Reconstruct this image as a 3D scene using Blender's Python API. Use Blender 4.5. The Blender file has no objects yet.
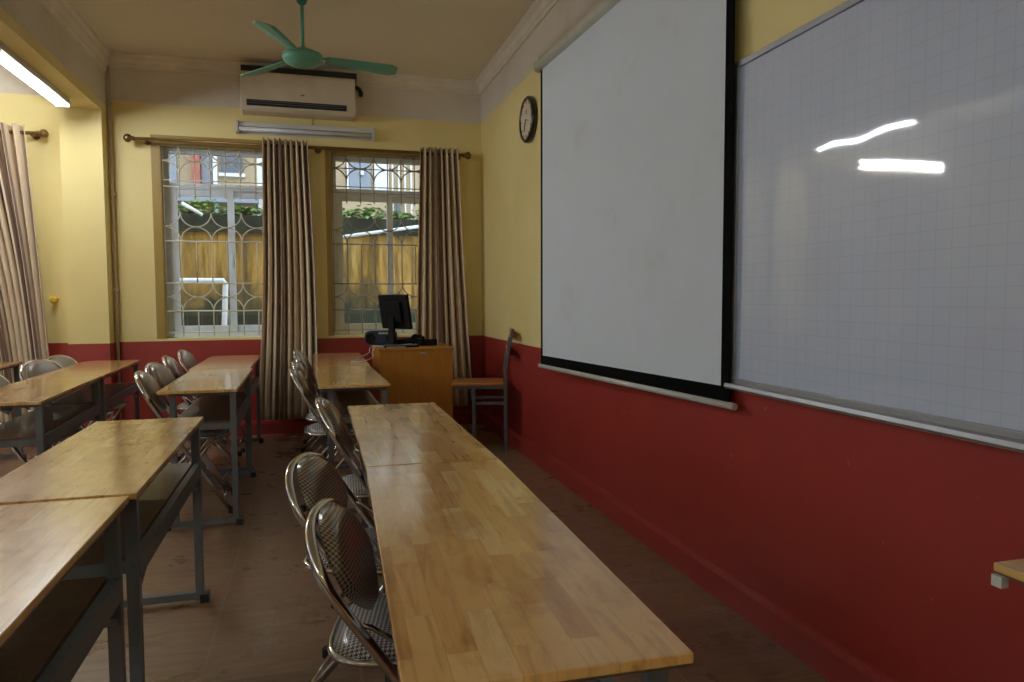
import bpy, bmesh, math, random
from mathutils import Vector, Matrix
random.seed(7)
PI = math.pi
SC = bpy.context.scene
C = SC.collection
# ------------------------------------------------------------------ room constants (metres)
RX, BY, LX, FY, CZ = 1.589, 6.75, -5.3, -3.2, 3.28
RED_Z, WHITE_Z = 0.863, 2.895
# ------------------------------------------------------------------ node helpers
def newmat(name, rough=.5, metal=0., color=(.5, .5, .5), spec=.5, coat=0., coat_rough=.05):
    m = bpy.data.materials.new(name); m.use_nodes = True
    b = m.node_tree.nodes['Principled BSDF']
    b.inputs['Base Color'].default_value = (*color, 1)
    b.inputs['Roughness'].default_value = rough
    b.inputs['Metallic'].default_value = metal
    b.inputs['Specular IOR Level'].default_value = spec
    b.inputs['Coat Weight'].default_value = coat
    b.inputs['Coat Roughness'].default_value = coat_rough
    return m
class NT:
    def __init__(s, m): s.m = m; s.t = m.node_tree; s.b = s.t.nodes['Principled BSDF']
    def n(s, typ, **kw):
        nd = s.t.nodes.new(typ)
        for k, v in kw.items(): setattr(nd, k, v)
        return nd
    def l(s, a, b): s.t.links.new(a, b)
    def obj(s): return s.n('ShaderNodeTexCoord').outputs['Object']
    def noise(s, vec, scale, detail=4, rough=.5, dist=0):
        nd = s.n('ShaderNodeTexNoise'); nd.inputs['Scale'].default_value = scale
        nd.inputs['Detail'].default_value = detail; nd.inputs['Roughness'].default_value = rough
        nd.inputs['Distortion'].default_value = dist
        if vec is not None: s.l(vec, nd.inputs['Vector'])
        return nd.outputs['Fac']
    def ramp(s, fac, stops, interp='LINEAR'):
        r = s.n('ShaderNodeValToRGB'); r.color_ramp.interpolation = interp
        el = r.color_ramp.elements
        while len(el) > len(stops): el.remove(el[-1])
        while len(el) < len(stops): el.new(1)
        for e, (p, c) in zip(el, stops): e.position = p; e.color = (*c, 1) if len(c) == 3 else c
        s.l(fac, r.inputs['Fac']); return r.outputs['Color']
    def mix(s, fac, a, b, typ='MIX'):
        nd = s.n('ShaderNodeMix', data_type='RGBA', blend_type=typ)
        if isinstance(fac, (int, float)): nd.inputs[0].default_value = fac
        else: s.l(fac, nd.inputs[0])
        for i, v in ((6, a), (7, b)):
            if isinstance(v, tuple): nd.inputs[i].default_value = (*v, 1)
            else: s.l(v, nd.inputs[i])
        return nd.outputs[2]
    def math(s, op, a, b=None):
        nd = s.n('ShaderNodeMath', operation=op)
        for i, v in ((0, a), (1, b)):
            if v is None: continue
            if isinstance(v, (int, float)): nd.inputs[i].default_value = v
            else: s.l(v, nd.inputs[i])
        return nd.outputs[0]
    def sep(s, vec):
        nd = s.n('ShaderNodeSeparateXYZ'); s.l(vec, nd.inputs[0]); return nd.outputs
    def map(s, vec, scale=(1, 1, 1), loc=(0, 0, 0), rot=(0, 0, 0)):
        nd = s.n('ShaderNodeMapping'); nd.inputs['Scale'].default_value = scale
        nd.inputs['Location'].default_value = loc; nd.inputs['Rotation'].default_value = rot
        s.l(vec, nd.inputs['Vector']); return nd.outputs[0]
    def bump(s, h, strength=.2, dist=.01):
        nd = s.n('ShaderNodeBump'); nd.inputs['Strength'].default_value = strength
        nd.inputs['Distance'].default_value = dist
        s.l(h, nd.inputs['Height']); s.l(nd.outputs[0], s.b.inputs['Normal'])
    def col(s, c): s.l(c, s.b.inputs['Base Color'])
M = {}
def simple(name, color, **kw):
    var = kw.pop('var', .06); sc = kw.pop('vs', 8)
    m = newmat(name, color=color, **kw); t = NT(m)
    f = t.noise(t.obj(), sc, 3)
    t.col(t.ramp(f, [(.3, tuple(c*(1-var) for c in color)), (.7, tuple(min(1, c*(1+var)) for c in color))]))
    M[name] = m; return m
def wall_mat(name, wz):
    m = newmat(name, rough=.45); t = NT(m)
    o = t.obj(); z = t.sep(o)[2]
    wob = t.math('MULTIPLY', t.math('SUBTRACT', t.noise(o, 2.2, 3), .5), .03)
    zz = t.math('ADD', z, wob)
    big = t.noise(o, 1.3, 5, .6)
    yel = t.ramp(big, [(.3, (.80, .66, .27)), (.7, (.87, .745, .36))])
    red = t.ramp(t.noise(o, 3, 5, .6), [(.3, (.33, .034, .028)), (.75, (.38, .043, .036))])
    wht = t.ramp(t.noise(o, 1.7, 6, .65), [(.25, (.64, .56, .44)), (.5, (.74, .68, .60)), (.8, (.78, .73, .67))])
    f1 = t.math('GREATER_THAN', z, RED_Z)
    f2 = t.math('GREATER_THAN', zz, wz)
    c = t.mix(f2, t.mix(f1, red, yel), wht)
    spots = t.math('GREATER_THAN', t.noise(o, 23, 1), .80)
    c = t.mix(t.math('MULTIPLY', spots, .25), c, (.5, .42, .35))
    t.col(c)
    r = t.math('ADD', t.math('MULTIPLY', f1, .22), .36)
    t.l(r, t.b.inputs['Roughness'])
    t.bump(t.noise(o, 60, 3), .12, .004)
    M[name] = m
wall_mat('wall_paint', WHITE_Z); wall_mat('beam_paint', 2.84)
def ceil_mat():
    m = newmat('ceiling_paint', rough=.8); t = NT(m); o = t.obj()
    t.col(t.ramp(t.noise(o, 1.1, 5, .6), [(.3, (.78, .72, .58)), (.7, (.84, .78, .66))])); M['ceiling_paint'] = m
ceil_mat()
def floor_mat():
    m = newmat('floor_tiles', rough=.35); t = NT(m); o = t.obj()
    p = t.map(o, (1, 1, 1), (.37, -.39, 0))
    br = t.n('ShaderNodeTexBrick'); br.offset = 0; br.squash = 1
    t.l(p, br.inputs['Vector'])
    br.inputs['Scale'].default_value = 1; br.inputs['Mortar Size'].default_value = .004
    br.inputs['Brick Width'].default_value = .5; br.inputs['Row Height'].default_value = .5
    br.inputs['Color1'].default_value = (0, 0, 0, 1); br.inputs['Color2'].default_value = (1, 1, 1, 1)
    br.inputs['Mortar'].default_value = (.5, .5, .5, 1)
    g = t.noise(t.map(o, (3, 14, 1), rot=(0, 0, .6)), 2.2, 8, .7, .8)
    wood = t.ramp(g, [(.30, (.19, .11, .062)), (.5, (.27, .165, .098)), (.72, (.36, .24, .15))])
    tint = t.mix(.12, wood, br.outputs['Color'], 'OVERLAY')
    dust = t.mix(t.math('MULTIPLY', t.math('GREATER_THAN', t.noise(o, 9, 6, .75), .66), .08), tint, (.30, .24, .19))
    t.col(t.mix(br.outputs['Fac'], dust, (.30, .23, .17)))
    rr = t.ramp(t.noise(o, 3, 6, .7), [(.3, (.22, .22, .22)), (.7, (.42, .42, .42))])
    t.l(rr, t.b.inputs['Roughness'])
    t.bump(g, .06, .003); M['floor_tiles'] = m
floor_mat()
def desk_wood(name, tone=1., warm=0.):
    m = newmat(name, rough=.2, coat=.8, coat_rough=.12); t = NT(m)
    o = t.obj()
    oi = t.n('ShaderNodeObjectInfo').outputs['Random']
    off = t.n('ShaderNodeCombineXYZ'); t.l(t.math('MULTIPLY', oi, 7.3), off.inputs[0]); t.l(t.math('MULTIPLY', oi, 3.1), off.inputs[1])
    va = t.n('ShaderNodeVectorMath', operation='ADD'); t.l(o, va.inputs[0]); t.l(off.outputs[0], va.inputs[1])
    ov = va.outputs[0]
    sw = t.map(ov, (1, 1, 1), rot=(0, 0, PI/2))
    br = t.n('ShaderNodeTexBrick'); br.offset = .43; br.offset_frequency = 2
    t.l(sw, br.inputs['Vector'])
    for k, v in (('Scale', 1), ('Mortar Size', .0006), ('Brick Width', .22), ('Row Height', .044), ('Bias', 0)): br.inputs[k].default_value = v
    br.inputs['Color1'].default_value = (0, 0, 0, 1); br.inputs['Color2'].default_value = (1, 1, 1, 1)
    br.inputs['Mortar'].default_value = (.2, .2, .2, 1)
    k = tone*1.14
    base = t.ramp(br.outputs['Color'], [(0, (.60*k, .32*k, .10*k)), (.3, (.74*k, .44*k, .155*k)), (.75, (.80*k, .52*k, .20*k)), (1, (.87*k, .64*k, .33*k))])
    # each block shifts the grain so neighbouring strips do not line up
    sh = t.n('ShaderNodeVectorMath', operation='MULTIPLY_ADD'); t.l(br.outputs['Color'], sh.inputs[0]); sh.inputs[1].default_value = (3, 5, 2); t.l(ov, sh.inputs[2])
    g = t.noise(t.map(sh.outputs[0], (26, 2.2, 10)), 1.6, 7, .62, .7)
    gr = t.ramp(g, [(.32, (.50, .36, .24)), (.50, (1, 1, 1)), (.8, (1.0, .97, .92))])
    c = t.mix(.65, base, gr, 'MULTIPLY')
    vo = t.n('ShaderNodeTexVoronoi'); vo.inputs['Scale'].default_value = 6.5; t.l(t.map(ov, (1, .75, 0)), vo.inputs['Vector'])
    kn = t.ramp(vo.outputs['Distance'], [(.0, (.30, .20, .12)), (.03, (.5, .36, .25)), (.06, (1, 1, 1))])
    c = t.mix(.75, c, kn, 'MULTIPLY')
    bl = t.ramp(t.noise(t.map(ov, (1.4, .8, 0)), 7, 5, .65, .6), [(.34, (.74, .60, .45)), (.50, (1, 1, 1))])
    c = t.mix(.75, c, bl, 'MULTIPLY')
    if warm: c = t.mix(warm, c, (.50, .17, .06))
    t.col(c)
    t.l(t.ramp(t.noise(ov, 4, 2, .5), [(.3, (.2,)*3), (.7, (.27,)*3)]), t.b.inputs['Roughness'])
    M[name] = m
desk_wood('rubberwood'); desk_wood('rubberwood_reddish', .9, .35)
def veneer(name, a, b, rough=.3):
    m = newmat(name, rough=rough, coat=.3); t = NT(m); o = t.obj()
    g = t.noise(t.map(o, (9, 9, 1.3)), 3, 6, .6, 1.2)
    t.col(t.ramp(g, [(.3, a), (.7, b)])); M[name] = m
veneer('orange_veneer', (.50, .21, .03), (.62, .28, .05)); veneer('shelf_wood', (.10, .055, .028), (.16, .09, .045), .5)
veneer('chair_wood', (.50, .18, .05), (.60, .24, .07))
simple('grey_steel', (.15, .165, .175), rough=.38, metal=.2, spec=.5)
simple('light_steel', (.33, .34, .35), rough=.35, metal=.3)
simple('chrome', (.62, .60, .57), rough=.13, metal=1.)
simple('black_rubber', (.012, .012, .012), rough=.7)
simple('black_plastic', (.008, .008, .009), rough=.7, spec=.2)
simple('black_border', (.004, .004, .004), rough=.9, spec=.08)
simple('white_plastic', (.62, .61, .58), rough=.4)
simple('cream_plastic', (.66, .58, .45), rough=.4)
simple('aircon_slot', (.02, .02, .02), rough=.6)
simple('window_alu', (.76, .85, .94), rough=.35)
simple('window_cream', (.72, .72, .64), rough=.35)
simple('grille_paint', (.62, .60, .50), rough=.45)
simple('grille_metal', (.33, .32, .30), rough=.45)
simple('ochre_trim', (.36, .24, .055), rough=.4)
simple('aluminium', (.36, .37, .40), rough=.45, metal=.6)
simple('fan_green', (.14, .42, .30), rough=.35)
simple('fan_green_dark', (.03, .20, .15), rough=.35)
simple('brass', (.20, .12, .045), rough=.35, metal=.7)
simple('cornice_paint', (.80, .74, .64), rough=.7)
simple('baseboard_paint', (.34, .036, .030), rough=.35)
simple('conduit', (.62, .53, .40), rough=.45)
simple('yellow_plastic', (.75, .48, .03), rough=.4)
simple('navy_plastic', (.012, .024, .055), rough=.3)
simple('silver_plastic', (.45, .46, .48), rough=.35)
simple('clock_rim', (.018, .011, .008), rough=.3, coat=.5)
simple('clock_face', (.66, .56, .44), rough=.5)
simple('clock_gold', (.45, .27, .08), rough=.4)
simple('clock_ink', (.08, .06, .05), rough=.5)
simple('housing_paint', (.60, .62, .54), rough=.35)
simple('fixture_white', (.60, .60, .58), rough=.35)
simple('tube_off', (.62, .63, .64), rough=.2)
simple('leaf', (.16, .27, .05), rough=.6, var=.5, vs=4)
simple('leaf_dark', (.07, .14, .03), rough=.6, var=.5, vs=4)
simple('pipe_white', (.78, .80, .80), rough=.3)
simple('facade_beige', (.50, .38, .24), rough=.8, var=.12, vs=1.2)
simple('facade_white', (.80, .80, .78), rough=.7)
simple('facade_grey', (.28, .31, .36), rough=.5)
simple('facade_dark', (.10, .12, .15), rough=.3)
simple('facade_red', (.42, .13, .09), rough=.6)
simple('soil', (.12, .10, .07), rough=.9, var=.4)
simple('coping_dark', (.020, .024, .014), rough=.95, var=.6, vs=5)
def screen_mat():
    m = newmat('screen_cloth', rough=.75, spec=.2); t = NT(m); o = t.obj()
    t.col(t.ramp(t.noise(o, 2.6, 7, .7), [(.25, (.63, .66, .68)), (.42, (.68, .745, .82)), (.7, (.70, .77, .86))])); M['screen_cloth'] = m
screen_mat()
def board_mat():
    m = newmat('whiteboard', rough=.5, coat=1., coat_rough=.035); t = NT(m); o = t.obj()
    s = t.sep(o)
    def line(v, per, w):
        f = t.math('FRACT', t.math('DIVIDE', t.math('ADD', v, 50), per)); return t.math('LESS_THAN', f, w)
    g = t.math('MAXIMUM', line(s[1], .05, .045), line(s[2], .05, .045))
    sm = t.ramp(t.noise(t.map(o, (1, 2, 1), rot=(.5, 0, 0)), 2.5, 5, .6), [(.3, (.52, .60, .77)), (.7, (.57, .65, .82))])
    t.col(t.mix(t.math('MULTIPLY', g, .24), sm, (.28, .27, .33)))
    nb = t.n('ShaderNodeBump'); nb.inputs['Strength'].default_value = .25; nb.inputs['Distance'].default_value = .012
    t.l(t.noise(t.map(o, (1, 1.5, .6)), 2.2, 1), nb.inputs['Height']); t.l(nb.outputs[0], t.b.inputs['Coat Normal'])
    M['whiteboard'] = m
board_mat()
def hound(name, a, b, per=.0105, coat=.6):
    m = newmat(name, rough=.45, coat=coat, coat_rough=.18); t = NT(m)
    uv = t.n('ShaderNodeTexCoord').outputs['UV']; s = t.sep(uv)
    u = t.math('DIVIDE', s[0], per); v = t.math('DIVIDE', s[1], per)
    wu = t.math('LESS_THAN', t.math('FRACT', u), .5); wv = t.math('LESS_THAN', t.math('FRACT', v), .5)
    tw = t.math('LESS_THAN', t.math('FRACT', t.math('MULTIPLY', t.math('ADD', u, v), 2)), .5)
    sel = t.mix(tw, wu, wv)
    t.col(t.mix(sel, a, b)); M[name] = m
hound('houndstooth_seat', (.72, .72, .74), (.012, .012, .015))
hound('houndstooth_back', (.42, .34, .25), (.020, .013, .010), .0092, 1.)  # tan tint stands in for warm reflections on the back pads
def curtain_mat():
    m = newmat('curtain_fabric', rough=.55, spec=.3); t = NT(m)
    uv = t.n('ShaderNodeTexCoord').outputs['UV']; s = t.sep(uv)
    f = t.math('FRACT', t.math('MULTIPLY', s[0], 9.5))
    c = t.ramp(f, [(0, (.74, .60, .43)), (.42, (.80, .67, .50)), (.46, (.20, .115, .09)), (.60, (.23, .14, .11)), (.64, (.66, .52, .36)), (.95, (.74, .60, .43))])  # dark stripe bands also carry fold shading, painted into the fabric
    n = t.noise(t.map(uv, (60, 2, 1)), 3, 4)
    t.col(t.mix(.35, c, t.ramp(n, [(.3, (.7, .62, .55)), (.7, (1, 1, 1))]), 'MULTIPLY'))
    t.b.inputs['Sheen Weight'].default_value = .2
    M['curtain_fabric'] = m
curtain_mat()
def stained():
    m = newmat('stained_wall', rough=.9); t = NT(m); o = t.obj(); z = t.sep(o)[2]
    n1 = t.noise(t.map(o, (2.2, 1, .6)), 1.6, 8, .7, .6)
    c = t.ramp(n1, [(.30, (.05, .045, .02)), (.44, (.26, .15, .04)), (.56, (.52, .29, .06)), (.75, (.52, .36, .14))])
    drip = t.ramp(t.noise(t.map(o, (5, 1, .5)), 1.5, 6, .75), [(.42, (.10, .10, .05)), (.56, (1, 1, 1))])
    c = t.mix(.7, c, drip, 'MULTIPLY')
    # damp moss rises from the ground in an uneven band
    mo = t.math('ADD', z, t.math('MULTIPLY', t.noise(o, 1.8, 6, .7), 1.1))
    c = t.mix(t.ramp(mo, [(.0, (1, 1, 1)), (1, (0, 0, 0))]), c, c)
    fm = t.n('ShaderNodeMapRange'); fm.inputs[1].default_value = 1.95; fm.inputs[2].default_value = 1.65; t.l(mo, fm.inputs[0])
    c = t.mix(fm.outputs[0], c, (.035, .040, .018))
    t.col(c); M['stained_wall'] = m
stained()
def glass():
    m = bpy.data.materials.new('window_glass'); m.use_nodes = True; t = m.node_tree
    for n in list(t.nodes): t.nodes.remove(n)
    o = t.nodes.new('ShaderNodeOutputMaterial'); mx = t.nodes.new('ShaderNodeMixShader')
    tr = t.nodes.new('ShaderNodeBsdfTransparent'); tr.inputs[0].default_value = (.86, .89, .90, 1)
    gl = t.nodes.new('ShaderNodeBsdfGlossy'); gl.inputs['Roughness'].default_value = .02; mx.inputs[0].default_value = .06
    t.links.new(tr.outputs[0], mx.inputs[1]); t.links.new(gl.outputs[0], mx.inputs[2]); t.links.new(mx.outputs[0], o.inputs[0])
    M['window_glass'] = m
glass()
def emit(name, col, st):
    m = bpy.data.materials.new(name); m.use_nodes = True
    b = m.node_tree.nodes['Principled BSDF']; b.inputs['Base Color'].default_value = (.8, .8, .8, 1)
    b.inputs['Emission Color'].default_value = (*col, 1); b.inputs['Emission Strength'].default_value = st
    M[name] = m
emit('tube_fill_dim', (.90, .96, 1.0), 17)  # dimmed emitter for the added fill lamp behind the viewer
emit('tube_lit_bright', (.92, .96, 1.0), 85)
emit('tube_lit', (.90, .96, 1.0), 72)
# ------------------------------------------------------------------ mesh builder
class MB:
    def __init__(s): s.bm = bmesh.new(); s.uv = s.bm.loops.layers.uv.new('UVMap')
    def box(s, x0, x1, y0, y1, z0, z1, mtx=None):
        v = [s.bm.verts.new(Vector(p) if mtx is None else mtx @ Vector(p)) for p in
             [(x0, y0, z0), (x1, y0, z0), (x1, y1, z0), (x0, y1, z0), (x0, y0, z1), (x1, y0, z1), (x1, y1, z1), (x0, y1, z1)]]
        for f in ((0, 3, 2, 1), (4, 5, 6, 7), (0, 1, 5, 4), (1, 2, 6, 5), (2, 3, 7, 6), (3, 0, 4, 7)):
            s.bm.faces.new([v[i] for i in f])
        return s
    def tube(s, pts, r, seg=10, closed=False, square=False, cap=True, rfn=None):
        pts = [Vector(p) for p in pts]; n = len(pts); rings = []
        up = None
        for i, p in enumerate(pts):
            if closed: t = (pts[(i+1) % n]-pts[i-1]).normalized()
            else: t = (pts[min(i+1, n-1)]-pts[max(i-1, 0)]).normalized()
            if up is None:
                a = Vector((0, 0, 1)) if abs(t.z) < .9 else Vector((0, 1, 0))
                up = (a - t*a.dot(t)).normalized()
            else: up = (up - t*up.dot(t)).normalized()
            sd = t.cross(up); rr = r if rfn is None else rfn(i/(n-1))
            ring = []
            for k in range(seg):
                a = 2*PI*k/seg + (PI/4 if square else 0)
                ring.append(s.bm.verts.new(p + (up*math.cos(a) + sd*math.sin(a))*rr))
            rings.append(ring)
        m = n if closed else n-1
        for i in range(m):
            a, b = rings[i], rings[(i+1) % n]
            for k in range(seg):
                f = s.bm.faces.new((a[k], b[k], b[(k+1) % seg], a[(k+1) % seg])); f.smooth = not square
        if not closed and cap:
            s.bm.faces.new(rings[0][::1]); s.bm.faces.new(rings[-1][::-1])
        return s
    def bar(s, a, b, w, h=None):   # rectangular bar between two points
        a, b = Vector(a), Vector(b); t = (b-a).normalized()
        up = Vector((0, 0, 1)) if abs(t.z) < .9 else Vector((1, 0, 0))
        up = (up - t*up.dot(t)).normalized(); sd = t.cross(up); h = h or w
        q = []
        for p in (a, b):
            q.append([s.bm.verts.new(p + sd*(w/2*i) + up*(h/2*j)) for i, j in ((-1, -1), (1, -1), (1, 1), (-1, 1))])
        for k in range(4): s.bm.faces.new((q[0][k], q[0][(k+1) % 4], q[1][(k+1) % 4], q[1][k]))
        s.bm.faces.new(q[0][::-1]); s.bm.faces.new(q[1]); return s
    def lathe(s, prof, seg=24, mtx=None, smooth=True):   # prof of (r,z)
        rings = []
        for r, z in prof:
            ring = []
            for k in range(seg):
                a = 2*PI*k/seg; p = Vector((max(r, 1e-4)*math.cos(a), max(r, 1e-4)*math.sin(a), z))
                ring.append(s.bm.verts.new(mtx @ p if mtx is not None else p))
            rings.append(ring)
        for a, b in zip(rings, rings[1:]):
            for k in range(seg):
                f = s.bm.faces.new((a[k], a[(k+1) % seg], b[(k+1) % seg], b[k])); f.smooth = smooth
        s.bm.faces.new(rings[0][::-1]); s.bm.faces.new(rings[-1]); return s
    def prism(s, poly, fn, t0, t1):      # fn((a,b),t) -> point
        A = [s.bm.verts.new(fn(p, t0)) for p in poly]; B = [s.bm.verts.new(fn(p, t1)) for p in poly]
        n = len(poly)
        for k in range(n): s.bm.faces.new((A[k], A[(k+1) % n], B[(k+1) % n], B[k]))
        s.bm.faces.new(A[::-1]); s.bm.faces.new(B); return s
    def grid(s, nu, nv, fn, uvfn=None, smooth=True, closed_u=False):
        V = [[s.bm.verts.new(fn(i, j)) for j in range(nv)] for i in range(nu)]
        for i in range(nu if closed_u else nu-1):
            for j in range(nv-1):
                i2 = (i+1) % nu
                f = s.bm.faces.new((V[i][j], V[i2][j], V[i2][j+1], V[i][j+1])); f.smooth = smooth
                if uvfn:
                    for lp, (a, b) in zip(f.loops, ((i, j), (i+1, j), (i+1, j+1), (i, j+1))): lp[s.uv].uv = uvfn(a, b)
        return V
    def build(s, name, mat, parent=None, loc=(0, 0, 0), rotz=0, bevel=0, solid=0, subs=0):
        bmesh.ops.recalc_face_normals(s.bm, faces=s.bm.faces)
        me = bpy.data.meshes.new(name); s.bm.to_mesh(me); s.bm.free()
        me.materials.append(M[mat] if isinstance(mat, str) else mat)
        o = bpy.data.objects.new(name, me); C.objects.link(o)
        o.location = loc; o.rotation_euler = (0, 0, rotz)
        if parent: o.parent = parent
        if solid:
            d = o.modifiers.new('Solid', 'SOLIDIFY'); d.thickness = solid; d.offset = 0
        if bevel:
            d = o.modifiers.new('Bevel', 'BEVEL'); d.width = bevel; d.segments = 2; d.limit_method = 'ANGLE'
        return o
def tag(o, label=None, cat=None, group=None, kind=None):
    for k, v in (('label', label), ('category', cat), ('group', group), ('kind', kind)):
        if v: o[k] = v
    return o
def thing(name, label, cat, loc=(0, 0, 0), rotz=0, group=None, kind=None):
    o = bpy.data.objects.new(name, None); C.objects.link(o); o.empty_display_size = .1
    o.location = loc; o.rotation_euler = (0, 0, rotz)
    return tag(o, label, cat, group, kind)
def struct(mb, name, mat, **kw):
    return tag(mb.build(name, mat, **kw), kind='structure')
def copy_tree(o, parent=None):
    c = o.copy(); C.objects.link(c)
    if parent: c.parent = parent
    for ch in [k for k in bpy.data.objects if k.parent == o]: copy_tree(ch, c)
    return c
# ================================================================== ROOM SHELL
W1, W2, W3 = (-1.232, -.20), (.182, 1.215), (-3.62, -2.44)   # window openings along the far wall
WZ0, WZ1 = .885, 2.56
T = .26
struct(MB().box(LX-.3, RX+.3, FY-.3, BY+T, -.12, 0), 'floor', 'floor_tiles')
struct(MB().box(LX-.3, RX+.3, FY-.3, BY+T, CZ, CZ+.15), 'ceiling', 'ceiling_paint')
b = MB(); b.box(LX-.3, RX+.3, BY, BY+T, 0, WZ0); b.box(LX-.3, RX+.3, BY, BY+T, WZ1, CZ)
xs = [LX-.3, W3[0], W3[1], W1[0], W1[1], W2[0], W2[1], RX+.3]
for i in range(0, 8, 2): b.box(xs[i], xs[i+1], BY, BY+T, WZ0, WZ1)
struct(b, 'wall_back', 'wall_paint')
struct(MB().box(RX, RX+.3, FY-.3, BY, 0, CZ), 'wall_right', 'wall_paint')
struct(MB().box(LX-.3, RX, FY-.3, FY, 0, CZ), 'wall_front', 'wall_paint')
b = MB(); LW_FILL = [(-1.9, -.3), (.6, 2.2), (3.1, 4.7)]
ys = [FY]+[v for w in LW_FILL for v in w]+[BY]
b.box(LX-.3, LX, FY, BY, 0, .9); b.box(LX-.3, LX, FY, BY, 2.6, CZ)
for i in range(0, 8, 2): b.box(LX-.3, LX, ys[i], ys[i+1], .9, 2.6)
struct(b, 'wall_left', 'wall_paint')
# beam with its column
b = MB(); b.box(-1.925, -1.62, FY, BY, 2.765, CZ); struct(b, 'trim_1', 'beam_paint')
b = MB(); b.box(-1.925, -1.62, 6.55, BY, 0, 2.765); struct(b, 'trim_2', 'wall_paint')
# cornice: stepped moulding, right wall, far wall, beam side
prof = [(0, -.115), (.012, -.115), (.012, -.10), (.022, -.092), (.022, -.075), (.040, -.045), (.040, -.032), (.062, -.018), (.062, 0), (0, 0)]
b = MB(); b.prism(prof, lambda p, t: (RX-p[0], t, CZ+p[1]), FY, BY); struct(b, 'trim_3', 'cornice_paint')
b = MB(); b.prism(prof, lambda p, t: (t, BY-p[0], CZ+p[1]), -1.62, RX); struct(b, 'trim_4', 'cornice_paint')
b = MB(); b.prism(prof, lambda p, t: (-1.62+p[0]*.8, t, CZ+p[1]*1.6), FY, BY); struct(b, 'trim_5', 'cornice_paint')
# baseboards
bp = [(0, 0), (.022, 0), (.022, .10), (.012, .125), (0, .13)]
b = MB(); b.prism(bp, lambda p, t: (RX-p[0], t, p[1]), FY, BY); struct(b, 'baseboard_right', 'baseboard_paint')
b = MB(); b.prism(bp, lambda p, t: (t, BY-p[0], p[1]), -1.62, RX-.022); struct(b, 'baseboard_back', 'baseboard_paint')
# ochre painted window surrounds (band on the wall and the reveal)
def surround(n, x0, x1):
    b = MB(); w = .068 if x0 < 0 else .045; e = .004
    b.box(x0-w, x0, BY-e, BY+.10, WZ0, WZ1+w); b.box(x1, x1+w, BY-e, BY+.10, WZ0, WZ1+w); b.box(x0, x1, BY-e, BY+.10, WZ1, WZ1+w)
    b.box(x0, x0+.006, BY, BY+.11, WZ0, WZ1); b.box(x1-.006, x1, BY, BY+.11, WZ0, WZ1); b.box(x0, x1, BY, BY+.11, WZ1-.012, WZ1)
    struct(b, 'trim_%d' % n, 'ochre_trim')
surround(6, *W1); surround(7, *W2); surround(8, *W3)
# ------------------------------------------------------------------ windows
def window(n, x0, x1, fm, gm, handle=True):
    root = thing('window_%d' % n, None, None, ((x0+x1)/2, BY+.11, WZ0), kind='structure')
    X0, X1 = -(x1-x0)/2+.006, (x1-x0)/2-.006; H = WZ1-WZ0-.012; f = .045; zt = 1.36; Y0, Y1 = 0, .07
    b = MB()
    b.box(X0, X0+f, Y0, Y1, 0, H); b.box(X1-f, X1, Y0, Y1, 0, H); b.box(X0+f, X1-f, Y0, Y1, 0, f); b.box(X0+f, X1-f, Y0, Y1, H-f, H)
    b.box(X0+f, X1-f, Y0, Y1, zt-.055, zt)
    b.build('window_frame', fm, root, bevel=.004)
    mid = (X0+X1)/2+.03
    MB().box(X0+f, X1-f, .03, .036, zt, H-f).build('pane', 'window_glass', root)
    for k, (a, c, y) in enumerate(((X0+f, mid+.025, .008), (mid-.03, X1-f, .036))):
        st = .055; z0, z1 = f, zt-.055
        s = MB(); s.box(a, a+st, y, y+.026, z0, z1); s.box(c-st, c, y, y+.026, z0, z1)
        s.box(a+st, c-st, y, y+.026, z0, z0+.06); s.box(a+st, c-st, y, y+.026, z1-.055, z1)
        so = s.build('sash', fm, root, bevel=.003)
        MB().box(a+st, c-st, y+.01, y+.015, z0+.06, z1-.055).build('pane', 'window_glass', so)
        if k == 1 and handle:
            h = MB(); h.tube([(a+.028, y-.002, .74), (a+.030, y-.03, .74), (a+.036, y-.034, .70), (a+.040, y-.03, .62)], .007, 8)
            h.build('window_handle', fm, so)
    # security grille welded across the opening
    g = MB(); Y = -.085; Z = lambda w: w-WZ0; r = .0062
    w0 = X0+.01; w1 = X1-.01; per = .135; n_ = 8
    per = (w1-w0)/n_
    xs = [w0+per*i for i in range(n_+1)]
    hz = [.935, 1.122, 1.365, 1.73, 2.20, 2.255, 2.42, 2.545]
    for z in hz: g.tube([(X0-.012, Y, Z(z)), (X1+.012, Y, Z(z))], r if z in (1.122, 1.365, 1.73) else r*.75, 6)
    for i, x in enumerate(xs):
        segs = [(.90, 1.122), (1.365, 1.73), (2.10, 2.55)] if 0 < i < n_ else [(.90, 2.55)]
        for a, c in segs: g.tube([(x, Y, Z(a)), (x, Y, Z(c))], r*.85, 6)
    def arcs(zm, hh):
        for i in range(0, n_+1, 2):
            c = xs[i]
            for sgn in (1, -1):
                an = [PI*k/14 for k in range(15)]
                if i == 0: an = an[:8]
                if i == n_: an = an[7:]
                pts = [(c+per*math.cos(a), Y-.004*sgn, Z(zm)+sgn*(hh - hh*math.sin(a))) for a in an]
                g.tube(pts, r, 6)
    arcs(1.855, .125); arcs(1.243, .121); arcs(2.42, .12)
    gr = g.build('security_grille', gm, root)
    return root
window(1, *W1, 'window_alu', 'grille_paint'); window(2, *W2, 'window_cream', 'grille_metal'); window(3, *W3, 'window_alu', 'grille_paint')
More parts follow.
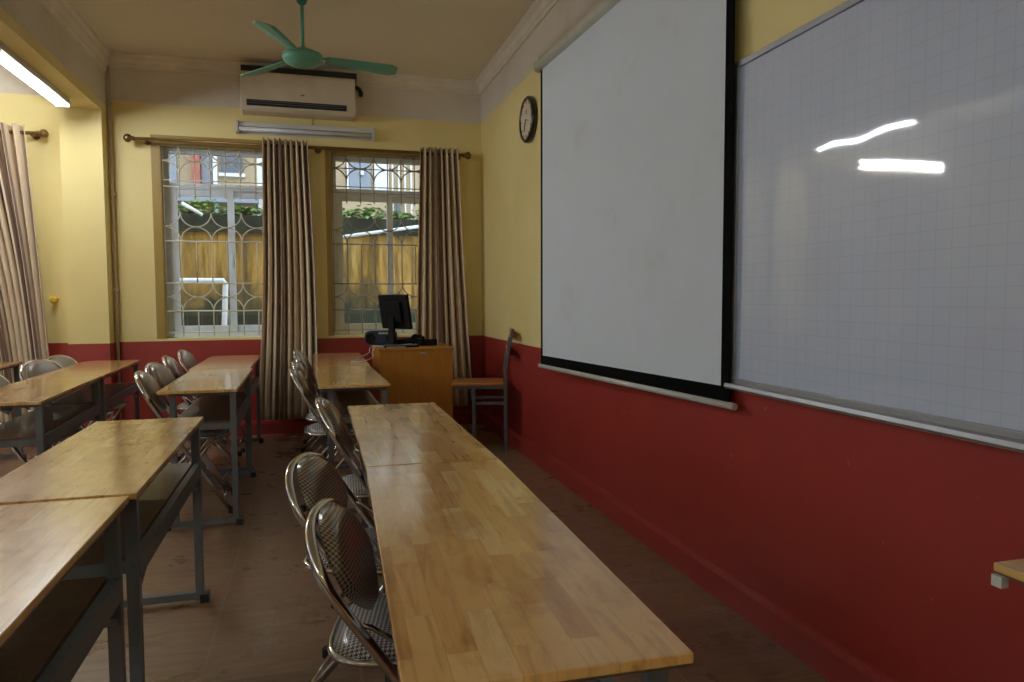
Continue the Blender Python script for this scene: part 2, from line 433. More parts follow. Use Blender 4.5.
for i, (a, c) in enumerate(LW_FILL):  # unseen windows added to let fill daylight in from the left
    root = thing('window_%d' % (4+i), None, None, (LX-.15, (a+c)/2, .9), kind='structure')
    h = (c-a)/2; b = MB()
    for y0, y1, z0, z1 in ((-h, -h+.05, 0, 1.7), (h-.05, h, 0, 1.7), (-h+.05, h-.05, 0, .05), (-h+.05, h-.05, 1.65, 1.7), (-.03, .03, .05, 1.65)): b.box(-.03, .03, y0, y1, z0, z1)
    b.build('window_frame', 'window_alu', root); MB().box(-.003, .003, -h+.05, h-.05, .05, 1.65).build('pane', 'window_glass', root)
# conduit in the corner of the column
b = MB(); b.tube([(-1.600, 6.71, 0), (-1.600, 6.71, 3.16)], .014, 10)
for z in (.5, 1.3, 2.1, 2.85): b.box(-1.619, -1.58, 6.69, 6.735, z, z+.02)
tag(b.build('conduit_pipe', 'conduit'), 'pale vertical cable pipe running up the corner beside the yellow column', 'pipe')
# ================================================================== DESKS
def make_desk():
    root = thing('school_desk', 'x', 'desk', group=None)
    dt = MB().box(-.195, .195, -.594, .594, .7345, .75).build('desktop', 'rubberwood', root, bevel=.002)
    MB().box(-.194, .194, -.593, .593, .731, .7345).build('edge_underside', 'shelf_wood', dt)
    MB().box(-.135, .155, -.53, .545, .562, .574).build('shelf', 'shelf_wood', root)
    b = MB(); b.box(.162, .184, -.53, .545, .515, .572); b.box(-.155, -.137, -.53, .545, .535, .56)
    for x in (.10, .172):
        pass
    b.bar((.168, -.53, .46), (.168, -.38, .52), .014); b.bar((.168, .545, .46), (.168, .39, .52), .014)
    b.build('side_rail', 'grey_steel', root)
    b = MB(); b.box(-.13, .168, -.540, -.520, .716, .731); b.box(-.13, .168, .535, .555, .716, .731); b.box(.158, .178, -.53, .545, .718, .731); b.box(-.14, -.12, -.53, .545, .718, .731)
    b.build('top_frame', 'grey_steel', root)
    for y in (-.530, .545):
        for x in (-.13, .168):
            b = MB(); b.box(x-.015, x+.015, y-.013, y+.013, .035, .731)
            lg = b.build('leg', 'grey_steel', root)
        b = MB(); b.box(-.19, .205, y-.014, y+.014, .015, .045); fb = b.build('foot_bar', 'grey_steel', root, bevel=.002)
        for x in (-.175, .185):
            MB().box(x-.016, x+.016, y-.018, y+.018, 0, .034).build('rubber_foot', 'black_rubber', fb)
        b = MB(); b.box(-.115, .153, y-.010, y+.010, .53, .562)
        for zz in (.50, .545):
            b.lathe([(.006, 0), (.006, .004)], 8, Matrix.Translation((.168, y-.0135 if y < 0 else y+.0135, zz)) @ Matrix.Rotation(PI/2 if y < 0 else -PI/2, 4, 'X'))
        b.build('cross_bar', 'grey_steel', root)
    return root
desk0 = make_desk(); used = [False]
def put(proto, flag, loc, rz, label, group):
    o = proto if not flag[0] else copy_tree(proto); flag[0] = True
    o.location = loc; o.rotation_euler = (0, 0, rz); o['label'] = label
    if group: o['group'] = group
    return o
GD = 'wooden school desks'
R_ = math.radians
desks = [
 (.312, 1.431, -.034, 'large foreground varnished wooden desk nearest the camera, right of the aisle'),
 (.334, 2.630, -.004, 'varnished wooden desk end to end behind the foreground desk, by the red wall'),
 (.205, 4.59, .022, 'small-looking wooden desk just left of the orange teacher desk'),
 (.195, 5.80, .006, 'reddish wooden desk against the far wall with a white cable on it'),
 (-.632, 1.30, .004, 'wooden desk cut off by the lower left corner, nearest left of the aisle'),
 (-.626, 2.510, .006, 'pale shiny wooden desk left of the aisle, second from the front'),
 (-.595, 4.60, .010, 'wooden desk with grey end frame facing the aisle, below the first window'),
 (-.625, 5.81, .004, 'reddish wooden desk under the first window, against the far wall'),
 (-1.455, 4.385, .034, 'long shiny desk at the left edge, near one of the far-left row'),
 (-1.492, 5.585, .030, 'reddish desk of the far-left row, standing by the yellow column'),
 (-2.34, 5.69, .03, 'desk end at the extreme left edge, below the left curtain'),
 (1.368, .380, 0.0, 'desk corner at the right edge, pushed against the dark red wall'),
]
dk = []
for x, y, rz, lab in desks: dk.append(put(desk0, used, (x, y, 0), rz, lab, None))
for i in (3, 7, 9):   # these three tops are a redder wood in the photograph
    for ch in dk[i].children:
        if ch.name.startswith('desktop'):
            ch.data = ch.data.copy(); ch.data.materials[0] = M['rubberwood_reddish']
c = MB(); c.box(-.201, -.184, .572, .592, .710, .730)
c.build('end_cap', 'white_plastic', dk[11])['label'] = 'white end cap'
# ================================================================== FOLDING CHAIRS
def egg(a):  # outline of the back pad, a angle; returns (y, s) with s up the back
    y = math.cos(a); s = math.sin(a)
    w = .168*(1 - .62*max(0, -s)**1.1) ; y = math.copysign(abs(y)**.85, y)*w
    return y, (.152 if s > 0 else .122)*math.copysign(abs(s)**.9, s)+.020
BACK = [-.205, .655]
def back_pt(y, s, d=0):
    # s is distance above the back's centre along its slope; the shell wraps round the sitter
    bx, bz = BACK; lean = R_(25)
    x = bx - math.sin(lean)*s + .30*y*y + d*math.cos(lean)
    return Vector((x + .0, y, bz + math.cos(lean)*s + d*math.sin(lean)))
def make_chair(low=False):
    BACK[0], BACK[1] = (-.170, .575) if low else (-.205, .655)
    root = thing('folding_chair', 'x', 'chair')
    # back pad: closed rounded shell
    b = MB(); NA, NR = 40, 7
    for side in (1, -1):
        def fn(i, j):
            r = j/(NR-1)*.9999+.0001; y, s = egg(2*PI*i/NA)
            th = (.036 if side > 0 else .010)*max(0, 1-r**3.2)**.5
            return back_pt(y*r, s*r, side*th+.012)
        def uvf(i, j):
            r = j/(NR-1); y, s = egg(2*PI*i/NA); return (y*r, s*r)
        b.grid(NA, NR, fn, uvf, closed_u=True)
    bmesh.ops.remove_doubles(b.bm, verts=b.bm.verts, dist=.0004)
    b.build('backrest', 'houndstooth_back', root)
    # hoop: one tube from a front foot, up round the back, to the other front foot
    pts = []
    leg = [Vector((.205, -.20, .012)), Vector((.10, -.20, .175)), Vector((-.02, -.20, .36)), Vector((-.075, -.200, .445)), Vector((-.12, -.200, .53))]
    if low: leg = [Vector((.225, -.20, .012)), Vector((.13, -.20, .165)), Vector((.02, -.20, .33)), Vector((-.035, -.200, .41)), Vector((-.085, -.200, .485))]
    pts += leg
    for k in range(0, 25):
        a = PI + PI*k/24
        y = math.cos(a); s = -math.sin(a)
        yy = .200*math.copysign(abs(y)**.75, y); ss = .02 + .150*abs(s)**.8
        pts.append(back_pt(yy, ss, -.006))
    pts += [Vector((p.x, -p.y, p.z)) for p in reversed(leg)]
    # smooth
    def smooth(P, it=2):
        for _ in range(it):
            Q = [P[0]]
            for i in range(1, len(P)-1): Q.append((P[i-1]+P[i]*2+P[i+1])/4)
            Q.append(P[-1]); P = Q
        return P
    MB().tube(smooth(pts), .0125, 12).build('hoop_frame', 'chrome', root)
    # rear leg frame, runs from the back feet up to the seat front
    rl = [(-.225, -.175, .012), (-.05, -.175, .215), (.10, -.175, .40), (.13, -.165, .42), (.14, -.13, .424), (.14, .13, .424), (.13, .165, .42), (.10, .175, .40), (-.05, .175, .215), (-.225, .175, .012)]
    MB().tube([Vector(p) for p in rl], .011, 10).build('rear_frame', 'chrome', root)
    for x, yy, z in ((.17, .2, .07), (-.175, .175, .07), (-.04 if low else -.07, .2, .425)):
        MB().tube([(x, -yy, z), (x, yy, z)], .009, 8).build('stretcher', 'chrome', root)
    for y in (-1, 1):
        b = MB(); b.tube(smooth([Vector(p) for p in ((-.135 if low else -.15, .198*y, .54 if low else .57), (-.10, .188*y, .535), (-.045, .186*y, .50), (-.01, .186*y, .455), (.0, .186*y, .43))], 1), .006, 8)
        b.build('seat_link', 'chrome', root)
        for (x, yy) in ((.205, .20), (-.225, .175)):
            MB().lathe([(.016, 0), (.017, .03), (.013, .034)], 12, Matrix.Translation((x, yy*y, 0))).build('rubber_foot', 'black_rubber', root)
    # seat: D-shaped padded cushion with a chrome rim
    def so(a):
        x = math.cos(a); y = math.sin(a); e = .55
        return math.copysign(abs(x)**e, x)*.198-.004, math.copysign(abs(y)**e, y)*.178
    b = MB(); NA, NR = 48, 7
    for side in (1, -1):
        def fn(i, j):
            r = j/(NR-1)*.9999+.0001; x, y = so(2*PI*i/NA)
            return Vector((x*r, y*r, .445 + (.020 if side > 0 else -.006)*max(0, 1-r**5)**.5))
        def uvf(i, j):
            r = j/(NR-1); x, y = so(2*PI*i/NA); return (x*r, y*r)
        b.grid(NA, NR, fn, uvf, closed_u=True)
    bmesh.ops.remove_doubles(b.bm, verts=b.bm.verts, dist=.0004)
    b.build('seat', 'houndstooth_seat', root)
    MB().tube([Vector((so(2*PI*i/NA)[0]*1.015, so(2*PI*i/NA)[1]*1.015, .440)) for i in range(NA)], .0085, 8, closed=True).build('seat_rim', 'chrome', root)
    return root
chair0 = make_chair(); cu = [False]
chairs = [
 (.240, 1.67, -12, 'nearest chrome folding chair with houndstooth seat, tucked under the foreground desk'),
 (.185, 2.22, -18, 'second chrome folding chair from the camera, just behind the nearest one'),
 (.295, 3.02, -2, 'chrome folding chair seen edge-on beside the second desk of the right column'),
 (.150, 4.40, 0, 'chrome folding chair at the small desk left of the teacher desk, its nearer chair'),
 (.150, 4.90, -2, 'chrome folding chair at the small desk left of the teacher desk, its farther chair'),
 (.145, 5.50, 2, 'chrome folding chair beside the tall curtain, nearer one at the reddish far desk'),
 (.135, 6.02, -3, 'farthest chrome folding chair beside the tall curtain between the windows'),
 (-.69, 4.50, 4, 'nearest of four chrome folding chairs in the row below the first window'),
 (-.735, 5.02, -6, 'second nearest of four folding chairs in the row below the first window'),
 (-.765, 5.66, 3, 'third nearest of four folding chairs in the row below the first window'),
 (-.75, 6.22, -4, 'farthest of four folding chairs, right under the first window sill'),
 (-1.55, 4.70, -4, 'folding chair cut off by the left edge of the far-left row'),
 (-1.57, 5.46, -20, 'folding chair in front of the left curtain, middle of the far-left row'),
 (-1.56, 5.88, -14, 'folding chair nearest the yellow column in the far-left row'),
]
chair1 = make_chair(True); cu1 = [False]
for k, (x, y, a, lab) in enumerate(chairs): put(*((chair1, cu1) if k < 2 else (chair0, cu)), (x, y, 0), R_(a), lab, 'folding chairs')
# ================================================================== PROJECTION SCREEN
def P_scr(y, z, d=0):     # the screen hangs slightly off square with the wall
    x = 1.46 + (4.50-y)/2.1*.085
    return Vector((x-d, y, z))
root = thing('projection_screen', 'white pull-down projection screen with black borders on the right wall', 'projection screen', (1.5, 3.5, .79))
def scr(mb, name, mat, **kw):
    o = mb.build(name, mat, root, **kw); o.location = (-1.5, -3.5, -.79); return o
ya, yb = 4.49, 2.40; zb = lambda y: .787 + (4.49-y)/2.1*.035; zt = 2.70
def slab(y0, y1, z0, z1, d0, d1):
    b = MB()
    v = [b.bm.verts.new(P_scr(y, z, d)) for d in (d0, d1) for (y, z) in ((y0, z0(y0)), (y1, z0(y1)), (y1, z1(y1)), (y0, z1(y0)))]
    for f in ((0, 1, 2, 3), (7, 6, 5, 4), (0, 4, 5, 1), (1, 5, 6, 2), (2, 6, 7, 3), (3, 7, 4, 0)): b.bm.faces.new([v[i] for i in f])
    return b
K = lambda c: (lambda y: c)
scr(slab(ya-.035, yb+.055, lambda y: zb(y)+.06, K(zt), .0, .002), 'screen_cloth', 'screen_cloth')
bb = slab(ya, ya-.035, zb, K(zt), 0, .002)
for args in ((yb+.055, yb, zb, K(zt)), (ya-.035, yb+.055, zb, lambda y: zb(y)+.06)):
    b2 = slab(*args, 0, .002); me = bpy.data.meshes.new('t'); b2.bm.to_mesh(me); bb.bm.from_mesh(me); b2.bm.free()
scr(bb, 'black_border', 'black_border')
scr(MB().tube([P_scr(ya+.03, zb(ya)-.012), P_scr(yb-.035, zb(yb)-.012)], .014, 12), 'weight_bar', 'white_plastic')
scr(MB().tube([P_scr(ya+.045, 2.738), P_scr(yb-.045, 2.738)], .038, 20), 'roller_housing', 'housing_paint')
b = MB(); b.box(1.45, RX, 4.50, 4.54, 2.765, 2.795); b.box(1.54, RX, 2.35, 2.39, 2.765, 2.795); scr(b, 'wall_bracket', 'housing_paint')
# ================================================================== WHITEBOARD
y0, y1 = -.35, 2.425; z0, z1 = .877, 2.115
root = thing('whiteboard', 'large white gridded marker board in aluminium frame on the right wall', 'whiteboard', (RX, 1.0, z0))
def wb(mb, name, mat, **kw):
    o = mb.build(name, mat, root, **kw); o.location = (-RX, -1.0, -z0); return o
wb(MB().box(1.572, RX, y0+.02, y1-.02, z0+.03, z1-.02), 'board_surface', 'whiteboard')
b = MB(); b.box(1.562, RX, y0, y0+.022, z0, z1); b.box(1.562, RX, y1-.022, y1, z0, z1); b.box(1.562, RX, y0, y1, z1-.022, z1)
b.box(1.560, RX, y0, y1, z0, z0+.040); wb(b, 'board_frame', 'aluminium', bevel=.002)
b = MB(); b.prism([(0, 0), (.020, .002), (.026, .010), (.022, .022), (0, .026)], lambda p, t: (1.560-p[0], t, z0-.004+p[1]), y0, y1); wb(b, 'marker_tray', 'aluminium')
# ================================================================== WALL CLOCK
root = thing('wall_clock', 'round dark-rimmed wall clock with cream face near the far corner', 'clock', (RX, 5.12, 2.545))
mt = Matrix.Rotation(-PI/2, 4, 'Y')    # local z -> -x
CR = .168
b = MB(); b.lathe([(CR-.01, 0), (CR, .01), (CR, .035), (CR-.012, .048), (CR-.024, .045), (CR-.026, .034), (.02, .034)], 48, mt); b.build('clock_rim', 'clock_rim', root)
MB().lathe([(CR-.027, .0345), (CR-.027, .037)], 48, mt).build('clock_face', 'clock_face', root)
b = MB()
for k in range(12):
    a = 2*PI*k/12; R2 = CR-.042; L = .018 if k % 3 else .028
    b.bar((-.0385, math.sin(a)*(R2-L/2), math.cos(a)*(R2-L/2)), (-.0385, math.sin(a)*(R2+L/2), math.cos(a)*(R2+L/2)), .005 if k % 3 else .008, .002)
b.build('hour_mark', 'clock_ink', root)
for k, (a, L, w) in enumerate(((1.9, .062, .008), (3.6, .092, .006))):
    MB().bar((-.041-.002*k, 0, 0), (-.041-.002*k, -math.sin(a)*L, math.cos(a)*L), w, .002).build('hand', 'clock_ink', root)
b = MB(); b.lathe([(.020, .038), (.020, .0395)], 6, Matrix.Translation((0, 0, .055)) @ mt); b.build('emblem', 'clock_gold', root)
# ================================================================== AIR CONDITIONER
root = thing('air_conditioner', 'cream wall air conditioner unit above the first window, behind the fan', 'air conditioner', (-.075, BY, 2.84))
b = MB(); b.prism([(0, 0), (-.17, 0), (-.205, .02), (-.215, .06), (-.215, .30), (-.20, .325), (0, .325)], lambda p, t: (t, p[0], p[1]), -.478, .478)
b.build('housing', 'cream_plastic', root, bevel=.006)
MB().box(-.43, .40, -.2195, -.212, .035, .085).build('air_slot', 'aircon_slot', root)
for z in (.052, .070):
    MB().box(-.425, .395, -.226, -.216, z, z+.004).build('louver', 'grey_steel', root)
MB().box(-.475, .495, -.16, -.005, .325, .385).build('dark_top_band', 'aircon_slot', root)  # plain dark block along the top of the housing
b = MB(); b.tube([(.478, -.08, .29), (.52, -.08, .27), (.54, -.03, .25), (.54, -.002, .24)], .02, 8); b.build('pipe_elbow', 'aircon_slot', root)
b = MB(); b.lathe([(.018, 0), (.018, .002)], 16, Matrix.Translation((.03, -.2165, .145)) @ Matrix.Scale(.35, 4, (0, 0, 1)) @ Matrix.Rotation(PI/2, 4, 'X')); b.build('badge', 'grey_steel', root)
b = MB(); b.tube([(.03, BY-.006, 2.84), (.03, BY-.006, 2.79)], .006, 6)
tag(b.build('cable', 'conduit'), 'short cable on the yellow wall between the air conditioner and the lamp', 'cable')
# ================================================================== WALL LAMPS / BEAM LAMP
def lamp(name, label, cx, y, z, L, lit):
    root = thing(name, label, 'lamp', (cx, y, z))
    b = MB(); b.box(-L/2, L/2, -.045, 0, .045, .085); b.box(-L/2, L/2, -.012, 0, -.015, .045); b.build('batten', 'fixture_white', root, bevel=.004)
    for s in (-1, 1):
        MB().box(s*(L/2)-.012, s*(L/2)+.012, -.075, -.0, -.018, .088).build('end_cap', 'fixture_white', root, bevel=.004)
    for dz in ((-.012, .045) if lit == 'tube_lit' else (.018,)):
        b = MB(); b.tube([(-L/2+.015, -.055, dz), (L/2-.015, -.055, dz)], .019, 12); b.build('fluorescent_tube', lit if lit else 'tube_off', root)
    return root
lamp('fluorescent_lamp', 'unlit long tube lamp on the wall below the air conditioner', -.015, BY-.001, 2.69, 1.17, False)
lamp('fluorescent_lamp', 'lit tube lamp on the far wall of the left bay', -3.35, BY-.001, 2.70, 1.17, 'tube_lit')
lf = lamp('fluorescent_lamp', 'added unseen fill lamp on the wall behind the viewer', .0, BY-.001, 2.70, 1.17, 'tube_fill_dim'); lf.location = (.1, FY+.001, 2.72); lf.rotation_euler = (0, 0, PI)  # unseen lamp added to brighten the near bay
lf = lamp('fluorescent_lamp', 'added unseen fill lamp on the wall behind the viewer in the left bay', .0, BY-.001, 2.70, 1.17, 'tube_lit'); lf.location = (-4.35, FY+.001, 2.72); lf.rotation_euler = (0, 0, PI)  # another unseen lamp, added as fill from the left
root = thing('fluorescent_lamp', 'lit white fluorescent tube lamp under the beam, top left corner', 'lamp', (-1.80, 5.60, 2.765))
MB().box(-.005, .045, -.63, .63, -.045, 0).build('batten', 'fixture_white', root, bevel=.004)
for s in (-1, 1): MB().box(-.05, .05, s*.63-.012, s*.63+.012, -.075, 0).build('end_cap', 'fixture_white', root, bevel=.003)
MB().tube([(-.032, -.62, -.050), (-.032, .62, -.050)], .019, 12).build('fluorescent_tube', 'tube_lit_bright', root)
# ================================================================== CEILING FAN
FX, FYY, FZ = -.028, 4.97, 2.80
root = thing('ceiling_fan', 'green three-bladed ceiling fan hanging in front of the air conditioner', 'fan', (FX, FYY, FZ))
b = MB(); b.lathe([(.01, -.045), (.06, -.043), (.10, -.032), (.125, -.012), (.132, .008), (.125, .028), (.09, .045), (.045, .052), (.03, .07), (.02, .075)], 36); b.build('motor_housing', 'fan_green', root)
MB().tube([(0, 0, .07), (0, 0, .42)], .012, 12).build('down_rod', 'fan_green', root)
b = MB(); b.lathe([(.014, .345), (.03, .36), (.055, .42), (.062, .479), (.0, .48)], 24); b.build('canopy', 'fan_green_dark', root)
for ang in (9, 129, 249):
    a = R_(ang)
    def blade(i, j):
        u = i/11; v = j/3-.5
        r = .15 + u*.48; w = .085 + .06*u - (0 if u < .9 else (u-.9)*.5)
        return Matrix.Rotation(a, 4, 'Z') @ Vector((r, v*w*(1 if u < 1 else .8), .012 - v*w*.22 - .01*u))
    b = MB(); b.grid(12, 4, blade, smooth=True); bo = b.build('blade', 'fan_green', root, solid=.004)
    b = MB(); b.bar(Matrix.Rotation(a, 4, 'Z') @ Vector((.09, 0, .02)), Matrix.Rotation(a, 4, 'Z') @ Vector((.22, 0, .016)), .03, .006); b.build('blade_arm', 'fan_green_dark', bo)
# ================================================================== CURTAINS
def rod(name_label, x0, x1, brk):
    root = thing('curtain_rod', name_label, 'curtain rod', ((x0+x1)/2, 6.635, 2.565)); h = (x1-x0)/2
    MB().tube([(-h, 0, 0), (h, 0, 0)], .014, 12).build('rod', 'brass', root)
    for s in (-1, 1):
        b = MB(); b.lathe([(.012, 0), (.022, .008), (.016, .018), (.030, .032), (.036, .05), (.030, .07), (.01, .082)], 16, Matrix.Translation((s*h, 0, 0)) @ Matrix.Rotation(s*PI/2, 4, 'Y')); b.build('finial', 'brass', root)
    for x in brk:
        x -= (x0+x1)/2
        b = MB(); b.tube([(x, .114, .0), (x, 0, -.02)], .008, 8); b.lathe([(.03, 0), (.03, .008)], 14, Matrix.Translation((x, .114, 0)) @ Matrix.Rotation(PI/2, 4, 'X')); b.build('bracket', 'brass', root)
rod('long dark brass curtain rod with ball ends across both middle windows', -1.40, 1.385, (-1.32, .075, 1.36))
rod('brass curtain rod holding the left curtain, ball end by the column', -4.3, -2.11, (-4.2, -2.15))
def curtain(label, top, bot, z1, z0, folds, depth, waist=None, seed=1, y=6.615, skew=1.0):
    rnd = random.Random(seed); NU, NV = folds*12+1, 30
    ph = [rnd.uniform(-.35, .35) for _ in range(folds+2)]; am = [rnd.uniform(.75, 1.2) for _ in range(folds+2)]
    def fn(i, j):
        u = i/(NU-1); v = j/(NV-1)          # v=0 at the top
        vv = v**skew
        a = top[0]+(bot[0]-top[0])*vv; c = top[1]+(bot[1]-top[1])*vv
        if waist: 
            k = math.sin(PI*v)**1.5; a += waist[0]*k; c += waist[1]*k
        f = u*folds; n = int(min(f, folds-.001))
        amp = depth*(1-.25*v)*am[n]*.5
        yy = -math.cos(2*PI*f + ph[n]*v*math.sin(PI*(f % 1)))*amp
        xx = a+(c-a)*u + .012*math.sin(2*PI*f*1+ph[n]*3)*v
        if v > .5: yy *= 1-.15*(v-.5)
        return Vector((xx, yy, z1+(z0-z1)*v + (.006*math.cos(2*PI*f) if v == 1 else 0)))
    root = thing('curtain', label, 'curtain', (0, y, 0))
    MB_ = MB(); MB_.grid(NU, NV, fn, lambda i, j: (i/(NU-1)*folds/8*1.0, j/(NV-1)*3))
    MB_.build('fabric', 'curtain_fabric', root, solid=.003)
    return root
curtain('tall beige striped curtain hanging between the two middle windows', (-.385, -.012), (-.47, .035), 2.615, .15, 8, .13, (.02, .015), 3)
curtain('beige striped curtain in the far right corner behind the teacher desk', (.975, 1.325), (.90, 1.47), 2.615, .20, 7, .12, (.0, -.01), 5)
curtain('beige striped curtain at the left edge, gathered beside the left window', (-2.95, -2.175), (-2.42, -2.045), 2.62, .18, 10, .12, (.10, .0), 8)
curtain('beige striped curtain drawn across the other side of the left window', (-3.85, -2.93), (-3.85, -2.62), 2.62, .18, 10, .10, None, 9)  # unseen curtain added to keep the window's reflection off the whiteboard
tb = thing('tieback_hook', 'small yellow curtain tieback knob on the wall left of the column', 'hook', (-2.06, BY, 1.225))
MB().lathe([(.02, 0), (.012, .01), (.010, .035), (.026, .045), (.030, .058), (.018, .068)], 14, Matrix.Rotation(PI/2, 4, 'X')).build('knob', 'yellow_plastic', tb)
# ================================================================== TEACHER DESK
TX0, TX1, TY0, TY1, TZ = .505, 1.085, 5.66, 6.44, .835
root = thing('teacher_desk', 'orange wooden teacher desk with solid panels in the far right corner', 'desk', ((TX0+TX1)/2, (TY0+TY1)/2, 0))
hx, hy = (TX1-TX0)/2, (TY1-TY0)/2
MB().box(-hx-.012, hx+.012, -hy-.012, hy+.012, TZ-.025, TZ).build('desktop', 'orange_veneer', root, bevel=.003)
MB().box(-hx, hx, -hy, -hy+.02, .0, TZ-.026).build('side_panel', 'orange_veneer', root)
MB().box(-hx, hx, hy-.02, hy, .0, TZ-.026).build('side_panel', 'orange_veneer', root)
MB().box(-hx, -hx+.02, -hy+.021, hy-.021, .0, TZ-.026).build('front_panel', 'orange_veneer', root)
MB().box(-hx+.004, hx-.004, -hy-.006, -hy, TZ-.085, TZ-.027).build('apron', 'orange_veneer', root)
d = MB().box(hx-.22, hx-.005, -hy+.03, hy-.4, TZ-.18, TZ-.04).build('drawer', 'orange_veneer', root)
MB().box(hx-.004, hx+.012, -.25, -.15, TZ-.12, TZ-.105).build('handle', 'grey_steel', d)
MB().box(.03, .075, -hy-.008, -hy-.0061, TZ-.052, TZ-.038).build('sticker', 'silver_plastic', root)['label'] = 'small pale sticker'
# ---- things on it
mr = thing('computer_monitor', 'black computer monitor on the teacher desk, seen from behind', 'monitor', (.66, 5.93, TZ), R_(-52))
# local x = lateral, -y... panel leans back
lean = Matrix.Translation((0, 0, .29)) @ Matrix.Rotation(R_(10), 4, 'X')
MB().box(-.165, .165, -.018, .012, -.15, .135, lean).build('panel', 'black_plastic', mr, bevel=.004)
b = MB(); b.box(-.10, .10, -.045, -.018, -.09, .08, lean); b.build('rear_cover', 'black_plastic', mr, bevel=.01)
MB().box(-.152, .152, .0121, .0135, -.118, .122, lean).build('display', 'black_border', mr)
MB().box(-.03, .03, -.055, -.03, .01, .24).build('neck', 'black_plastic', mr, bevel=.004)
MB().lathe([(.10, 0), (.10, .008), (.05, .014), (.02, .016)], 24).build('stand_base', 'black_plastic', mr)
st = thing('stereo_player', 'dark blue rounded portable stereo on the teacher desk corner', 'stereo', (.56, 6.12, TZ), R_(-8))
def rr(w, h, n=5, e=.5):
    return [(math.copysign(abs(math.cos(a))**e, math.cos(a))*w/2, math.copysign(abs(math.sin(a))**e, math.sin(a))*h/2+h/2) for a in [2*PI*k/24 for k in range(24)]]
b = MB(); b.prism(rr(.27, .125), lambda p, t: (p[0], t, p[1]), -.07, .09); b.build('body', 'navy_plastic', st, bevel=.012)
for x in (-.085, .085): MB().lathe([(.042, 0), (.042, .006), (.034, .002), (.01, .004)], 20, Matrix.Translation((x, -.071, .058)) @ Matrix.Rotation(PI/2, 4, 'X')).build('speaker', 'black_plastic', st)
MB().box(-.02, .06, -.0735, -.0708, .092, .108).build('label_plate', 'silver_plastic', st)['label'] = 'silver label plate'
kb = thing('computer_keyboard', 'black keyboard on the front edge of the teacher desk', 'keyboard', (.68, 5.735, TZ), R_(4))
MB().box(-.14, .14, -.05, .05, 0, .016).build('base', 'black_plastic', kb, bevel=.003)
for r in range(4):
    b = MB()
    for k in range(13): b.box(-.132+k*.0203, -.132+k*.0203+.017, -.043+r*.022, -.043+r*.022+.018, .016, .021)
    b.build('key_row', 'grey_steel', kb)
cb = MB()
rnd = random.Random(4)
pts = [Vector((.76+.10*math.cos(t*1.9)+.02*rnd.random(), 6.02+.11*math.sin(t*2.3), TZ+.012+.018*(1+math.sin(t*1.3)))) for t in [k*.45 for k in range(44)]]
cb.tube(pts, .007, 6); tag(cb.build('cable_coil', 'black_plastic'), 'tangled black cables piled on the teacher desk right of the monitor', 'cable')
tp = thing('telephone', 'black desk telephone lying among cables on the teacher desk', 'telephone', (.90, 5.93, TZ), R_(20))
b = MB(); b.prism([(-.08, 0), (.08, 0), (.08, .03), (-.08, .055)], lambda p, t: (t, p[0], p[1]), -.08, .08); b.build('base', 'black_plastic', tp, bevel=.006)
b = MB(); b.tube([(-.06, -.09, .06), (-.06, -.05, .074), (-.06, .05, .078), (-.06, .09, .066)], .017, 10); b.build('handset', 'black_plastic', tp)
def cable(pts, label, mat='white_plastic', r=.004):
    P = [Vector(p) for p in pts]
    for _ in range(3):
        Q = [P[0]]
        for a, c in zip(P, P[1:]): Q += [a*.75+c*.25, a*.25+c*.75]
        Q.append(P[-1]); P = Q
    b = MB(); b.tube(P, r, 6); return tag(b.build('cable', mat), label, 'cable')
cable([(.62, 5.69, TZ+.005), (.54, 5.70, TZ+.012), (.47, 5.75, TZ+.012), (.455, 5.80, TZ-.05), (.45, 5.72, .79), (.455, 5.60, .775), (.39, 5.45, .758), (.30, 5.40, .756), (.26, 5.50, .756), (.34, 5.58, .756)], 'white cable hanging off the teacher desk corner onto the reddish desk')
cable([(.80, 5.72, TZ+.005), (.66, 5.672, TZ+.006), (.52, 5.672, TZ+.006), (.47, 5.90, TZ+.01), (.446, 6.0, TZ-.03), (.452, 5.95, .786), (.40, 5.9, .760), (.33, 5.72, .756)], 'grey cable along the teacher desk front edge below the stereo', 'silver_plastic')
# ================================================================== TEACHER CHAIR
# side chair with its back to the right wall, seat towards the desk
ch = thing('wooden_seat_chair', 'tall grey steel chair with orange wooden seat against the right wall', 'chair', (1.305, 5.62, 0), R_(-14))
w = .17; sz = .545
for y in (-w, w):
    b = MB(); P = [Vector(p) for p in ((.205, y, .0), (.205, y, .55), (.200, y, .66), (.222, y, .80), (.252, y, .92), (.262, y, .985))]
    b.tube(P, .016, 4, square=True); b.build('rear_post', 'grey_steel', ch)
    b = MB(); b.box(-.062, -.038, y-.012, y+.012, 0, sz-.02); b.build('leg', 'grey_steel', ch)
    b = MB(); b.box(-.04, .19, y-.010, y+.010, .385, .407); b.box(-.20, .20, y-.011, y+.011, sz-.035, sz-.012); b.build('side_rail', 'grey_steel', ch)
b = MB(); b.box(-.06, -.04, -w, w, .20, .22); b.box(.195, .215, -w, w, .20, .22); b.build('stretcher', 'grey_steel', ch)
MB().box(-.225, .19, -w-.02, w+.02, sz-.010, sz+.012).build('seat', 'chair_wood', ch, bevel=.006)
for z in (.90, .76):
    b = MB(); dx = .03 if z > .8 else 0
    b.box(.212+dx, .226+dx, -w, w, z, z+.075); b.build('back_slat', 'chair_wood', ch, bevel=.003)
